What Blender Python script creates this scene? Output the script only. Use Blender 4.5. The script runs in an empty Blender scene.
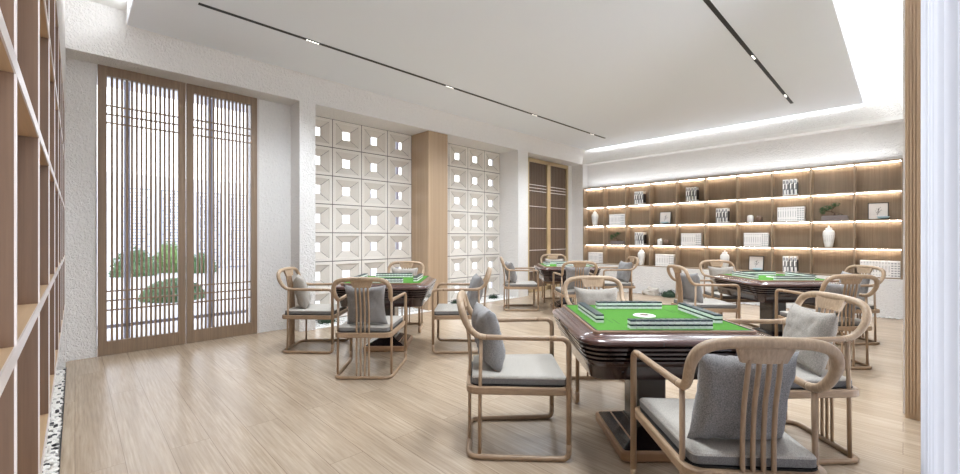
import bpy, bmesh, math, random
from mathutils import Vector, Matrix, noise
random.seed(7)
C = bpy.context.scene.collection
PI = math.pi
# ------------------------------------------------------------------ materials
def nodes_of(name):
    m = bpy.data.materials.new(name); m.use_nodes = True
    nt = m.node_tree; b = nt.nodes['Principled BSDF']
    return m, nt, b
def srgb(r, g, b):
    f = lambda c: (c/255/12.92) if c/255 <= .04045 else ((c/255+.055)/1.055)**2.4
    return (f(r), f(g), f(b), 1)
def plain(name, col, rough=.5, metal=0, bump=0, bscale=200, spec=.5, coat=0, emit=None, estr=0):
    m, nt, b = nodes_of(name)
    b.inputs['Base Color'].default_value = srgb(*col)
    b.inputs['Roughness'].default_value = rough
    b.inputs['Metallic'].default_value = metal
    b.inputs['Specular IOR Level'].default_value = spec
    b.inputs['Coat Weight'].default_value = coat
    b.inputs['Coat Roughness'].default_value = .08
    if emit:
        b.inputs['Emission Color'].default_value = srgb(*emit); b.inputs['Emission Strength'].default_value = estr
    tc = nt.nodes.new('ShaderNodeTexCoord')
    n = nt.nodes.new('ShaderNodeTexNoise'); n.inputs['Scale'].default_value = bscale; n.inputs['Detail'].default_value = 3
    nt.links.new(tc.outputs['Object'], n.inputs['Vector'])
    if bump:
        bp = nt.nodes.new('ShaderNodeBump'); bp.inputs['Strength'].default_value = bump; bp.inputs['Distance'].default_value = .01
        nt.links.new(n.outputs['Fac'], bp.inputs['Height']); nt.links.new(bp.outputs['Normal'], b.inputs['Normal'])
    return m
def mixcol(nt, fac, a, b):
    r = nt.nodes.new('ShaderNodeMix'); r.data_type = 'RGBA'
    nt.links.new(fac, r.inputs['Factor'])
    for k, v in ((6, a), (7, b)):
        if isinstance(v, tuple): r.inputs[k].default_value = v
        else: nt.links.new(v, r.inputs[k])
    return r.outputs[2]
def ramp(nt, src, p0, p1):
    r = nt.nodes.new('ShaderNodeMapRange'); r.inputs['From Min'].default_value = p0; r.inputs['From Max'].default_value = p1
    nt.links.new(src, r.inputs['Value']); return r.outputs['Result']
def wood(name, c1, c2, axis='Z', fine=90, rough=.45, stretch=.03, board=None, coat=0):
    m, nt, b = nodes_of(name)
    tc = nt.nodes.new('ShaderNodeTexCoord'); mp = nt.nodes.new('ShaderNodeMapping')
    s = [1, 1, 1]; s['XYZ'.index(axis)] = stretch
    mp.inputs['Scale'].default_value = s
    nt.links.new(tc.outputs['Object'], mp.inputs['Vector'])
    n1 = nt.nodes.new('ShaderNodeTexNoise'); n1.inputs['Scale'].default_value = fine; n1.inputs['Detail'].default_value = 5; n1.inputs['Roughness'].default_value = .65
    n2 = nt.nodes.new('ShaderNodeTexNoise'); n2.inputs['Scale'].default_value = fine*.14; n2.inputs['Detail'].default_value = 2
    for n in (n1, n2): nt.links.new(mp.outputs['Vector'], n.inputs['Vector'])
    col = mixcol(nt, ramp(nt, n1.outputs['Fac'], .3, .7), srgb(*c1), srgb(*c2))
    mid = tuple((x+y)/2 for x, y in zip(srgb(*c1), srgb(*c2)))
    dk = tuple(x*.82 for x in mid[:3])+(1,)
    mx = nt.nodes.new('ShaderNodeMath'); mx.operation = 'MULTIPLY'; mx.inputs[1].default_value = .55
    nt.links.new(ramp(nt, n2.outputs['Fac'], .42, .66), mx.inputs[0])
    col = mixcol(nt, mx.outputs[0], col, dk)
    nt.links.new(col, b.inputs['Base Color'])
    b.inputs['Roughness'].default_value = rough; b.inputs['Coat Weight'].default_value = coat
    bp = nt.nodes.new('ShaderNodeBump'); bp.inputs['Strength'].default_value = .12; bp.inputs['Distance'].default_value = .002
    nt.links.new(n1.outputs['Fac'], bp.inputs['Height']); nt.links.new(bp.outputs['Normal'], b.inputs['Normal'])
    return m
def plaster(name, col, scale=38, strength=.5, rough=.85):
    m, nt, b = nodes_of(name)
    tc = nt.nodes.new('ShaderNodeTexCoord')
    n = nt.nodes.new('ShaderNodeTexNoise'); n.inputs['Scale'].default_value = scale; n.inputs['Detail'].default_value = 4; n.inputs['Distortion'].default_value = 1.2
    nt.links.new(tc.outputs['Object'], n.inputs['Vector'])
    bp = nt.nodes.new('ShaderNodeBump'); bp.inputs['Strength'].default_value = strength; bp.inputs['Distance'].default_value = .012
    bp.inputs['Distance'].default_value = .03
    nt.links.new(n.outputs['Fac'], bp.inputs['Height']); nt.links.new(bp.outputs['Normal'], b.inputs['Normal'])
    c = srgb(*col); nt.links.new(mixcol(nt, n.outputs['Fac'], tuple(x*.93 for x in c[:3])+(1,), tuple(min(1, x*1.04) for x in c[:3])+(1,)), b.inputs['Base Color'])
    b.inputs['Roughness'].default_value = rough
    return m
def floor_mat():
    m, nt, b = nodes_of('light wood floor boards')
    tc = nt.nodes.new('ShaderNodeTexCoord')
    br = nt.nodes.new('ShaderNodeTexBrick'); br.offset = .37; br.squash = 1
    br.inputs['Color1'].default_value = (0, 0, 0, 1); br.inputs['Color2'].default_value = (1, 1, 1, 1); br.inputs['Mortar'].default_value = (.5, .5, .5, 1)
    br.inputs['Scale'].default_value = 1; br.inputs['Brick Width'].default_value = 2.2; br.inputs['Row Height'].default_value = .2
    br.inputs['Mortar Size'].default_value = .0016; br.inputs['Mortar Smooth'].default_value = .2
    nt.links.new(tc.outputs['Object'], br.inputs['Vector'])
    mp = nt.nodes.new('ShaderNodeMapping'); mp.inputs['Scale'].default_value = (.045, 1, 1)
    # shift grain from board to board
    add = nt.nodes.new('ShaderNodeVectorMath'); add.operation = 'MULTIPLY_ADD'; add.inputs[1].default_value = (3, 7, 5)
    nt.links.new(br.outputs['Color'], add.inputs[0]); nt.links.new(tc.outputs['Object'], add.inputs[2])
    nt.links.new(add.outputs[0], mp.inputs['Vector'])
    n1 = nt.nodes.new('ShaderNodeTexNoise'); n1.inputs['Scale'].default_value = 75; n1.inputs['Detail'].default_value = 5; n1.inputs['Roughness'].default_value = .6
    n2 = nt.nodes.new('ShaderNodeTexNoise'); n2.inputs['Scale'].default_value = 10; n2.inputs['Detail'].default_value = 2; n2.inputs['Distortion'].default_value = .6
    for n in (n1, n2): nt.links.new(mp.outputs['Vector'], n.inputs['Vector'])
    c = mixcol(nt, ramp(nt, n1.outputs['Fac'], .3, .7), srgb(152, 131, 108), srgb(188, 169, 146))
    f = nt.nodes.new('ShaderNodeMath'); f.operation = 'MULTIPLY'; f.inputs[1].default_value = .5
    nt.links.new(ramp(nt, n2.outputs['Fac'], .4, .7), f.inputs[0])
    c = mixcol(nt, f.outputs[0], c, srgb(146, 126, 104))
    g = nt.nodes.new('ShaderNodeMath'); g.operation = 'MULTIPLY'; g.inputs[1].default_value = .16
    nt.links.new(br.outputs['Color'], g.inputs[0])
    c = mixcol(nt, g.outputs[0], c, srgb(202, 186, 166))
    h = nt.nodes.new('ShaderNodeMath'); h.operation = 'MULTIPLY'; h.inputs[1].default_value = .8
    nt.links.new(br.outputs['Fac'], h.inputs[0])
    c = mixcol(nt, h.outputs[0], c, srgb(120, 98, 78))
    nt.links.new(c, b.inputs['Base Color'])
    b.inputs['Roughness'].default_value = .27; b.inputs['Specular IOR Level'].default_value = .5
    bp = nt.nodes.new('ShaderNodeBump'); bp.inputs['Strength'].default_value = .06; bp.inputs['Distance'].default_value = .003
    nt.links.new(n1.outputs['Fac'], bp.inputs['Height']); nt.links.new(bp.outputs['Normal'], b.inputs['Normal'])
    return m
def random_col(name, c1, c2, rough=.6, cut=None):
    # stones: colour varies from stone to stone through a coarse noise in place
    m, nt, b = nodes_of(name)
    tc = nt.nodes.new('ShaderNodeTexCoord'); v = nt.nodes.new('ShaderNodeTexWhiteNoise')
    sn = nt.nodes.new('ShaderNodeVectorMath'); sn.operation = 'SNAP'; sn.inputs[1].default_value = (.03, .02, .05)
    nt.links.new(tc.outputs['Object'], sn.inputs[0]); nt.links.new(sn.outputs[0], v.inputs['Vector'])
    fac = v.outputs['Value']
    if cut: fac = ramp(nt, fac, cut-.05, cut+.05)
    nt.links.new(mixcol(nt, fac, srgb(*c1), srgb(*c2)), b.inputs['Base Color']); b.inputs['Roughness'].default_value = rough
    return m
def fabric(name, c1, c2, scale=260):
    m, nt, b = nodes_of(name)
    tc = nt.nodes.new('ShaderNodeTexCoord')
    n = nt.nodes.new('ShaderNodeTexNoise'); n.inputs['Scale'].default_value = scale; n.inputs['Detail'].default_value = 2
    nt.links.new(tc.outputs['Object'], n.inputs['Vector'])
    nt.links.new(mixcol(nt, ramp(nt, n.outputs['Fac'], .35, .65), srgb(*c1), srgb(*c2)), b.inputs['Base Color'])
    b.inputs['Roughness'].default_value = .95; b.inputs['Specular IOR Level'].default_value = .15
    b.inputs['Sheen Weight'].default_value = .15
    bp = nt.nodes.new('ShaderNodeBump'); bp.inputs['Strength'].default_value = .35; bp.inputs['Distance'].default_value = .003
    nt.links.new(n.outputs['Fac'], bp.inputs['Height']); nt.links.new(bp.outputs['Normal'], b.inputs['Normal'])
    return m
M = dict(
    floor=floor_mat(),
    plaster=plaster('white textured plaster', (232, 229, 226), 34, .8),
    plaster2=plaster('fine grey white plaster', (222, 217, 214), 70, .45),
    smooth=plain('smooth white paint', (238, 237, 234), .8),
    panel=plain('matt white ceiling board', (234, 238, 244), .9),
    jamb=plaster('warm grey jamb paint', (218, 212, 208), 90, .15),
    chair=wood('pale ash wood', (140, 114, 89), (177, 149, 120), 'Z', 110, .38, .12),
    chair_h=wood('pale ash wood bent rail', (140, 114, 89), (177, 149, 120), 'Y', 110, .38, .12),
    chair_x=wood('pale ash wood crest', (150, 126, 100), (186, 160, 132), 'Z', 120, .4, .15),
    case=wood('oak veneer', (120, 101, 81), (142, 122, 99), 'Z', 70, .5, .02),
    case_edge=wood('oak edge', (146, 126, 104), (166, 146, 124), 'X', 70, .45, .03),
    case_v=wood('oak upright edge', (138, 119, 98), (160, 140, 118), 'Z', 70, .45, .03),
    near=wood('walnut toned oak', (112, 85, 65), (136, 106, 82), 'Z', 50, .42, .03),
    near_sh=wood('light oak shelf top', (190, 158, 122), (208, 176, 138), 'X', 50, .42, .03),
    door=wood('greyed oak', (124, 102, 82), (150, 127, 104), 'Z', 60, .45, .03),
    column=wood('column oak veneer', (160, 135, 109), (188, 162, 134), 'Z', 34, .42, .012),
    pillar=wood('jamb oak veneer', (172, 142, 111), (184, 155, 124), 'Z', 30, .45, .012),
    metal=plain('champagne metal edge', (236, 228, 224), .3, .35),
    gold=plain('gilt door edge', (206, 184, 146), .3, .6),
    black=plain('black metal', (18, 18, 18), .5),
    dark=plain('dark brown lacquer', (50, 34, 33), .16, 0, 0, 200, .6, .6),
    rim=plain('bronze brown lacquer rim', (82, 56, 51), .24, .1, 0, 200, .6, .5),
    darker=plain('very dark brown lacquer', (30, 22, 23), .22, 0, 0, 200, .6, .6),
    bronze=wood('bronze tan edge', (150, 114, 82), (170, 132, 98), 'X', 60, .35, .1),
    lip=plain('brown lip', (140, 108, 86), .35),
    felt=plain('green baize', (78, 128, 52), .95, 0, .2, 500, .1),
    tile_w=plain('ivory white tile', (250, 252, 252), .35),
    tile_g=plain('dark teal tile back', (24, 48, 54), .35, spec=.4),
    pillow=fabric('grey woven cloth', (112, 110, 110), (154, 151, 149)),
    pillow2=fabric('warm grey woven cloth', (134, 128, 120), (170, 162, 152)),
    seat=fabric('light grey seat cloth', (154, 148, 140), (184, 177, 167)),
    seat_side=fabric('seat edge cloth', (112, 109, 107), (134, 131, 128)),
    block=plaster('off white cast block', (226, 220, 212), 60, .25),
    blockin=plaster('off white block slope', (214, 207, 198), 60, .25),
    white=plain('white glaze', (238, 236, 232), .3),
    book=plain('white paper spine', (240, 237, 234), .6),
    book_g=plain('grey spine print', (150, 148, 150), .6),
    book_k=plain('black spine print', (42, 40, 44), .6),
    bluew=plain('pale blue glaze', (156, 190, 204), .3),
    brown=plain('brown stoneware', (112, 90, 76), .5),
    mat_p=plain('picture paper', (214, 206, 200), .8),
    leaf=plain('leaf green', (58, 88, 48), .6),
    leaf2=plain('dark moss green', (38, 60, 40), .7),
    leaf3=plain('bright hedge green', (92, 122, 62), .6),
    bark=plain('bark', (92, 70, 54), .8),
    rock=plaster('grey veined rock', (190, 182, 172), 16, .9),
    traymat=plaster('grey brown stone tray', (140, 128, 124), 60, .8),
    gravel=random_col('white gravel', (236, 234, 230), (206, 204, 202), .7),
    pebble=random_col('black and white pebble', (232, 228, 222), (44, 42, 44), .5, .84),
    stone=plain('pale terrace stone', (176, 177, 184), .6, 0, .1, 30),
    outwall=plain('white outdoor wall', (236, 238, 244), .8),
    steel=plain('blue grey window frame', (150, 152, 168), .5),
    fret=plain('pale grey fretwork', (136, 142, 160), .6),
    lens=plain('lamp lens', (250, 250, 250), .4, emit=(255, 250, 240), estr=1.6),
    led=plain('warm led strip', (255, 244, 224), .5, emit=(255, 249, 240), estr=34),
    shelfback=wood('cabinet inside', (92, 74, 60), (110, 90, 74), 'Z', 60, .5, .03),
)
def glass_mat():
    m, nt, b = nodes_of('clear glass')
    g = nt.nodes.new('ShaderNodeBsdfGlossy'); g.inputs['Roughness'].default_value = .02
    t = nt.nodes.new('ShaderNodeBsdfTransparent'); t.inputs['Color'].default_value = (.97, .98, 1, 1)
    f = nt.nodes.new('ShaderNodeFresnel'); f.inputs['IOR'].default_value = 1.3
    mx = nt.nodes.new('ShaderNodeMixShader')
    nt.links.new(f.outputs[0], mx.inputs[0]); nt.links.new(t.outputs[0], mx.inputs[1]); nt.links.new(g.outputs[0], mx.inputs[2])
    nt.links.new(mx.outputs[0], nt.nodes['Material Output'].inputs['Surface'])
    return m
def sheer_mat():
    m, nt, b = nodes_of('white sheer curtain cloth')
    d = nt.nodes.new('ShaderNodeBsdfDiffuse'); d.inputs['Color'].default_value = srgb(222, 223, 228)
    t = nt.nodes.new('ShaderNodeBsdfTranslucent'); t.inputs['Color'].default_value = srgb(174, 175, 182)
    mx = nt.nodes.new('ShaderNodeMixShader'); mx.inputs[0].default_value = .5
    nt.links.new(d.outputs[0], mx.inputs[1]); nt.links.new(t.outputs[0], mx.inputs[2])
    nt.links.new(mx.outputs[0], nt.nodes['Material Output'].inputs['Surface'])
    return m
M['glass'] = glass_mat(); M['sheer'] = sheer_mat()
# ------------------------------------------------------------------ mesh builder
class MB:
    def __init__(s): s.v = []; s.f = []; s.m = []; s.sm = []
    def add(s, vs, fs, mi=0, smooth=False):
        o = len(s.v); s.v += [tuple(p) for p in vs]
        for f in fs: s.f.append([i+o for i in f]); s.m.append(mi); s.sm.append(smooth)
        return s
    def box(s, a, b, mi=0, bev=0):
        x0, y0, z0 = a; x1, y1, z1 = b
        if bev <= 0:
            vs = [(x, y, z) for z in (z0, z1) for y in (y0, y1) for x in (x0, x1)]
            return s.add(vs, [(0, 2, 3, 1), (4, 5, 7, 6), (0, 1, 5, 4), (2, 6, 7, 3), (0, 4, 6, 2), (1, 3, 7, 5)], mi)
        bm = bmesh.new(); bmesh.ops.create_cube(bm, size=1)
        for v in bm.verts: v.co = Vector(((x0+x1)/2+v.co.x*(x1-x0), (y0+y1)/2+v.co.y*(y1-y0), (z0+z1)/2+v.co.z*(z1-z0)))
        bmesh.ops.bevel(bm, geom=list(bm.edges), offset=bev, segments=2, profile=.5, affect='EDGES')
        return s.bm(bm, mi)
    def bm(s, bm, mi=0, smooth=False, mat=None):
        if mat is not None: bm.transform(mat)
        bm.verts.ensure_lookup_table(); bm.verts.index_update()
        s.add([tuple(v.co) for v in bm.verts], [[v.index for v in f.verts] for f in bm.faces], mi, smooth); bm.free(); return s
    def tube(s, pts, r, n=10, mi=0, caps=True, flat=None):
        pts = [Vector(p) for p in pts]; N = len(pts)
        rs = r if isinstance(r, (list, tuple)) else [r]*N
        t0 = (pts[1]-pts[0]).normalized()
        ref = Vector((0, 0, 1)) if abs(t0.z) < .9 else Vector((0, 1, 0))
        nrm = (ref-t0*ref.dot(t0)).normalized(); vs = []; tp = t0
        for i, p in enumerate(pts):
            t = (pts[min(i+1, N-1)]-pts[max(i-1, 0)]).normalized()
            q = tp.rotation_difference(t); nrm = q @ nrm; nrm = (nrm-t*nrm.dot(t)).normalized(); tp = t
            bn = t.cross(nrm)
            for k in range(n):
                a = 2*PI*k/n
                vs.append(p+nrm*math.cos(a)*rs[i]+bn*math.sin(a)*rs[i])
        fs = [(i*n+k, i*n+(k+1) % n, (i+1)*n+(k+1) % n, (i+1)*n+k) for i in range(N-1) for k in range(n)]
        if caps: fs += [tuple(range(n-1, -1, -1)), tuple(range((N-1)*n, N*n))]
        return s.add(vs, fs, mi, True)
    def lathe(s, prof, n=24, mi=0, c=(0, 0, 0), smooth=True):
        vs = [(c[0]+r*math.cos(2*PI*k/n), c[1]+r*math.sin(2*PI*k/n), c[2]+z) for r, z in prof for k in range(n)]
        fs = [(i*n+k, i*n+(k+1) % n, (i+1)*n+(k+1) % n, (i+1)*n+k) for i in range(len(prof)-1) for k in range(n)]
        fs += [tuple(range(n-1, -1, -1)), tuple(range((len(prof)-1)*n, len(prof)*n))]
        return s.add(vs, fs, mi, smooth)
    def build(s, name, mats, parent=None, loc=None, rot=None):
        me = bpy.data.meshes.new(name); me.from_pydata(s.v, [], s.f); me.validate()
        if not isinstance(mats, (list, tuple)): mats = [mats]
        for m in mats: me.materials.append(m)
        for p, mi, sm in zip(me.polygons, s.m, s.sm): p.material_index = mi; p.use_smooth = sm
        bm = bmesh.new(); bm.from_mesh(me); bmesh.ops.recalc_face_normals(bm, faces=bm.faces); bm.to_mesh(me); bm.free()
        o = bpy.data.objects.new(name, me); C.objects.link(o)
        if parent: o.parent = parent
        if loc: o.location = loc
        if rot is not None: o.rotation_euler = rot if hasattr(rot, '__len__') else (0, 0, rot)
        return o
def tag(o, label, cat, group=None, kind=None):
    if label: o['label'] = label
    if cat: o['category'] = cat
    if group: o['group'] = group
    if kind: o['kind'] = kind
    return o
def struct(o): o['kind'] = 'structure'; return o
def empty(name, loc=(0, 0, 0), rz=0):
    o = bpy.data.objects.new(name, None); C.objects.link(o); o.location = loc; o.rotation_euler = (0, 0, rz); o.empty_display_size = .1
    return o
def copy_tree(o, parent=None):
    c = o.copy(); C.objects.link(c)
    if parent: c.parent = parent
    for ch in list(o.children): copy_tree(ch, c)
    return c
def smooth_path(pts, sub=6):
    P = [Vector(p) for p in pts]; out = []
    for i in range(len(P)-1):
        p0 = P[max(i-1, 0)]; p1 = P[i]; p2 = P[i+1]; p3 = P[min(i+2, len(P)-1)]
        for k in range(sub):
            t = k/sub
            out.append(.5*((2*p1)+(-p0+p2)*t+(2*p0-5*p1+4*p2-p3)*t*t+(-p0+3*p1-3*p2+p3)*t**3))
    out.append(P[-1]); return out
def fillet(pts, r, n=6):
    P = [Vector(p) for p in pts]; out = [P[0]]
    for i in range(1, len(P)-1):
        a = (P[i-1]-P[i]); b = (P[i+1]-P[i]); rr = min(r, a.length*.49, b.length*.49)
        s = P[i]+a.normalized()*rr; e = P[i]+b.normalized()*rr
        for k in range(n+1):
            t = k/n; out.append(s*(1-t)**2+P[i]*2*t*(1-t)+e*t*t)
    out.append(P[-1]); return out
# ------------------------------------------------------------------ camera frame
F_PX = 413.9; H = 1.25; T = math.atan(423/F_PX)
Fw = Vector((-math.sin(T), math.cos(T))); Rt = Vector((math.cos(T), math.sin(T)))
def W(u, d): v = Fw*d+Rt*u; return v.x, v.y
cam = bpy.data.cameras.new('camera'); co = bpy.data.objects.new('camera', cam); C.objects.link(co)
cam.sensor_fit = 'HORIZONTAL'; cam.sensor_width = 36; cam.lens = 36*F_PX/960; cam.clip_start = .01; cam.clip_end = 100
co.location = (0, 0, H); co.rotation_euler = (PI/2, 0, T)
bpy.context.scene.camera = co
# ------------------------------------------------------------------ room constants
XW, XD, XS = -5.565, -5.88, -6.09
ZS, ZP, ZU, YB, YF = 3.05, 3.37, 3.56, 9.24, 9.02
def sbox(name, a, b, mat, bev=0): return struct(MB().box(a, b, 0, bev).build(name, mat))
sbox('floor', (-6.45, -.6, -.1), (.6, 9.5, 0), M['floor'])
# left wall
lw = MB()
lw.box((-6.3, -.6, ZS), (XW, YF, 3.75))                       # header
lw.box((-6.3, -.6, 0), (XD, .164, ZS))                        # left of doors, in recess plane
lw.box((-6.3, 1.694, 0), (XD, 2.116, ZS))
lw.box((-6.3, 2.116, 0), (XW, 2.328, ZS))                     # pier
lw.box((-6.3, 6.60, 0), (XW, 6.87, ZS))                       # pier
lw.box((-6.3, 6.556, 0), (XW-.002, 6.60, ZS))
lw.box((-6.3, 8.83, 0), (XD, YF, ZS))
lw.box((-6.3, YF, 0), (XW, 9.6, 3.75))
struct(lw.build('wall_left', M['plaster']))
struct(MB().box((XD-.02, 1.694, 0), (XD+.012, 1.716, ZS)).build('trim_1', M['jamb']))
# back wall and bulkhead, plaster
bw = MB(); bw.box((XW-.3, YB, 0), (.4, 9.6, ZS+.001)); bw.box((XW-.3, YF, ZS), (.4, 9.6, 3.75))
struct(bw.build('wall_back', M['plaster']))
struct(MB().box((XW, YF-.012, ZS), (0, YF, ZS+.055)).build('trim_2', M['smooth']))
# right wall beyond the window
struct(MB().box((0, 4.2, 0), (.45, 9.4, 3.75)).build('wall_right', M['plaster2']))
rw = MB(); rw.box((.32, -.6, 0), (.45, -.35, 3.75)); rw.box((.32, -.6, 3.3), (.45, 4.2, 3.75)); rw.box((.32, -.6, 0), (.45, 4.2, .08))
struct(rw.build('wall_window_side', M['smooth']))
pl = MB(); pl.box((.010, 4.10, 0), (.30, 4.2, 3.5), 0, .003)
for k in range(4): pl.box((.018+k*.016, 4.094, .02), (.026+k*.016, 4.101, 3.5))
struct(pl.build('trim_3', M['pillar']))
# near wall behind the tall shelving
struct(MB().box((-6.3, -.6, 0), (.45, -.47, 3.75)).build('wall_near', M['plaster2']))
struct(MB().box((XW, -.47, 2.462), (.32, -.066, 3.75)).build('wall_near_header', M['plaster2']))
struct(MB().box((XD, -.47, 0), (XW+.0, -.066, 3.75)).build('wall_near_return', M['plaster']))
# ceilings
sbox('ceiling', (-6.3, -.6, ZU), (.45, 9.5, 3.78), M['smooth'])
pn = MB(); pn.box((-5.43, .37, ZP), (-.44, 8.95, ZP+.07), 0, .002)
struct(pn.build('ceiling_panel', M['panel']))
# coves (quarter round) along left and right
def cove(x0, sx, r, name, y0, y1, mat='smooth'):
    mb = MB(); n = 14; zc = ZU-r+.001; vs = []
    for y in (y0, y1):
        for k in range(n+1):
            a = PI/2*k/n; vs.append((x0+sx*(r-r*math.cos(a)), y, zc+r*math.sin(a)))
        vs.append((x0, y, ZU+.001))
    m = n+2
    fs = [(k, k+1, m+k+1, m+k) for k in range(n)]
    fs += [tuple(range(m-1, -1, -1)), tuple(range(m, 2*m)), (n, n+1, m+n+1, m+n), (n+1, 0, m, m+n+1)]
    for i, f in enumerate(fs): mb.add([], [])
    mb.add(vs, fs[:n], 0, True); mb.add(vs, fs[n:], 0, False)
    struct(mb.build(name, M[mat]))
cove(0, -1, .43, 'ceiling_cove_right', -.47, YF)
cove(XW, 1, .43, 'ceiling_cove_left', .37, YF, 'plaster')
# cove LED profiles lying on the hidden top of the panel
lt = MB()
# ------------------------------------------------------------------ lattice doors
def door(name, y0, y1, z1, ngap, mats, back=None, bars=True):
    root = struct(empty(name, (XD, (y0+y1)/2, 0)))
    w = y1-y0; st = .072; h0, h1 = .15, z1-.10
    fr = MB(); a = -w/2+.004; b = w/2-.004
    fr.box((-.03, a, .004), (.02, a+st, z1), 0, .003); fr.box((-.03, b-st, .004), (.02, b, z1), 0, .003)
    fr.box((-.03, a+st, .004), (.019, b-st, h0)); fr.box((-.03, a+st, h1), (.019, b-st, z1))
    fr.build('frame', mats[0], root)
    sl = MB(); y = a+st; p = (b-a-2*st)/ngap
    for k in range(1, ngap):
        sl.box((-.018, y+k*p-.0100, h0), (.004, y+k*p+.0100, h1))
    if bars:
        for z in (.475, .575, .675, 2.46, 2.55, 2.64):
            sl.box((-.012, a+st, z-.008), (.006, b-st, z+.008))
    sl.build('lattice', mats[1], root)
    MB().box((-.030, a+st, h0), (-.026, b-st, h1)).build('pane', M['glass'], root)
    return root
door('door_1', .164, .929, ZS, 15, (M['door'], M['door']))
door('door_2', .929, 1.694, ZS, 15, (M['door'], M['door']))
# far cabinet-like double door with fluted glass
def far_door(name, y0, y1):
    root = struct(empty(name, (XD, (y0+y1)/2, 0))); w = y1-y0; a, b = -w/2+.004, w/2-.004
    fr = MB(); st = .06
    fr.box((-.04, a, .004), (.02, a+st, ZS-.02), 0, .003); fr.box((-.04, b-st, .004), (.02, b, ZS-.02), 0, .003)
    fr.box((-.04, a, .004), (.02, b, .1)); fr.box((-.04, a, ZS-.1), (.02, b, ZS-.02))
    fr.build('frame', M['gold'], root)
    bk = MB(); n = 22; q = (b-a-2*st)/n
    for k in range(n):
        bk.box((-.035, a+st+k*q, .1), (-.015-.006*(k % 2), a+st+(k+1)*q, ZS-.1))
    bk.build('fluted_panel', M['shelfback'], root)
    br = MB()
    for z in (.47, .56, .95, 1.45, 1.95, 2.30, 2.37, 2.44): br.box((-.016, a+st, z-.006), (.004, b-st, z+.006))
    br.build('bars', M['metal'], root)
far_door('door_3', 7.22, 8.02); far_door('door_4', 8.02, 8.83)
struct(MB().box((-6.3, 6.87, 0), (XD-.01, 7.22, ZS)).build('wall_left_side_panel', M['jamb']))
struct(MB().box((-6.3, 7.2, 0), (XD-.06, 8.85, ZS)).build('wall_left_cupboard_back', M['jamb']))
# ------------------------------------------------------------------ cast block screens
def screen(name, ys, ztop=3.05, pz=.434, px=.43):
    root = struct(empty(name, (XS, ys[0], 0)))
    bl = MB(); gr = MB(); nz = 7; z0 = ztop-nz*pz
    for i in range(len(ys)-1):
        a, b = ys[i]-ys[0], ys[i+1]-ys[0]
        for j in range(nz):
            c, d = z0+j*pz, z0+(j+1)*pz
            g = .006
            A = [(0, a+g, c+g), (0, b-g, c+g), (0, b-g, d-g), (0, a+g, d-g)]
            m = .05
            B = [(0, a+m, c+m), (0, b-m, c+m), (0, b-m, d-m), (0, a+m, d-m)]
            cy, cz, hw = (a+b)/2, (c+d)/2, .064
            Dp = -.038
            Cc = [(Dp, cy-hw, cz-hw), (Dp, cy+hw, cz-hw), (Dp, cy+hw, cz+hw), (Dp, cy-hw, cz+hw)]
            E = [(-.06, y, z) for _, y, z in Cc]
            G = [(-.06, y, z) for _, y, z in A]
            vs = A+B+Cc+E+G; q = lambda s, t: [(s+k, s+(k+1) % 4, t+(k+1) % 4, t+k) for k in range(4)]
            # shallow groove between rim and slope
            B2 = [(-.008, y, z) for _, y, z in B]
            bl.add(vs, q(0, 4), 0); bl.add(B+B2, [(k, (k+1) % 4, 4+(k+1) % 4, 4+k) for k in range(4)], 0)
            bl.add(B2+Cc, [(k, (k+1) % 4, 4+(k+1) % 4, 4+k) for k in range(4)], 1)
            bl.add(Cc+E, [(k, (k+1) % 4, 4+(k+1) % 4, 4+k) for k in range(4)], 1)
            bl.add(E+G, [(k, (k+1) % 4, 4+(k+1) % 4, 4+k) for k in range(4)], 0)
            bl.add(A+G, [(k, (k+1) % 4, 4+(k+1) % 4, 4+k) for k in range(4)], 0)
            # mitre lines on the slopes
            for k in range(4):
                p, r_ = Vector(B2[k]), Vector(Cc[k]); gr.tube([p+Vector((.002, 0, 0)), r_+Vector((.002, 0, 0))], .0022, 4)
    L = ys[-1]-ys[0]
    for y in ys[0:]: gr.box((-.05, y-ys[0]-.007, 0), (-.004, y-ys[0]+.007, ztop))
    for j in range(nz+1): gr.box((-.05, 0, max(0, z0+j*pz-.006)), (-.004, L, z0+j*pz+.006))
    bl.build('cast_blocks', [M['block'], M['blockin']], root)
    gr.build('joint_lines', plain('dark joint', (92, 84, 80), .6), root)
    return root
screen('window_1', [2.335, 2.811, 3.295, 3.775, 4.262])
screen('window_2', [4.685, 5.127, 5.620, 6.09, 6.556])
struct(MB().box((-6.25, 2.328, 0), (-6.105, 2.336, ZS)).box((-6.25, 6.54, 0), (-6.1, 6.556, ZS)).build('trim_4', M['plaster2']))
wc = MB(); wc.box((-6.25, 4.262, 0), (XW-.035, 4.685, ZS-.001), 0, .004)
for k in range(7):
    y = 4.262+.423*(k+.5)/7; 
struct(wc.build('wall_wood_column', M['column']))
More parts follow.
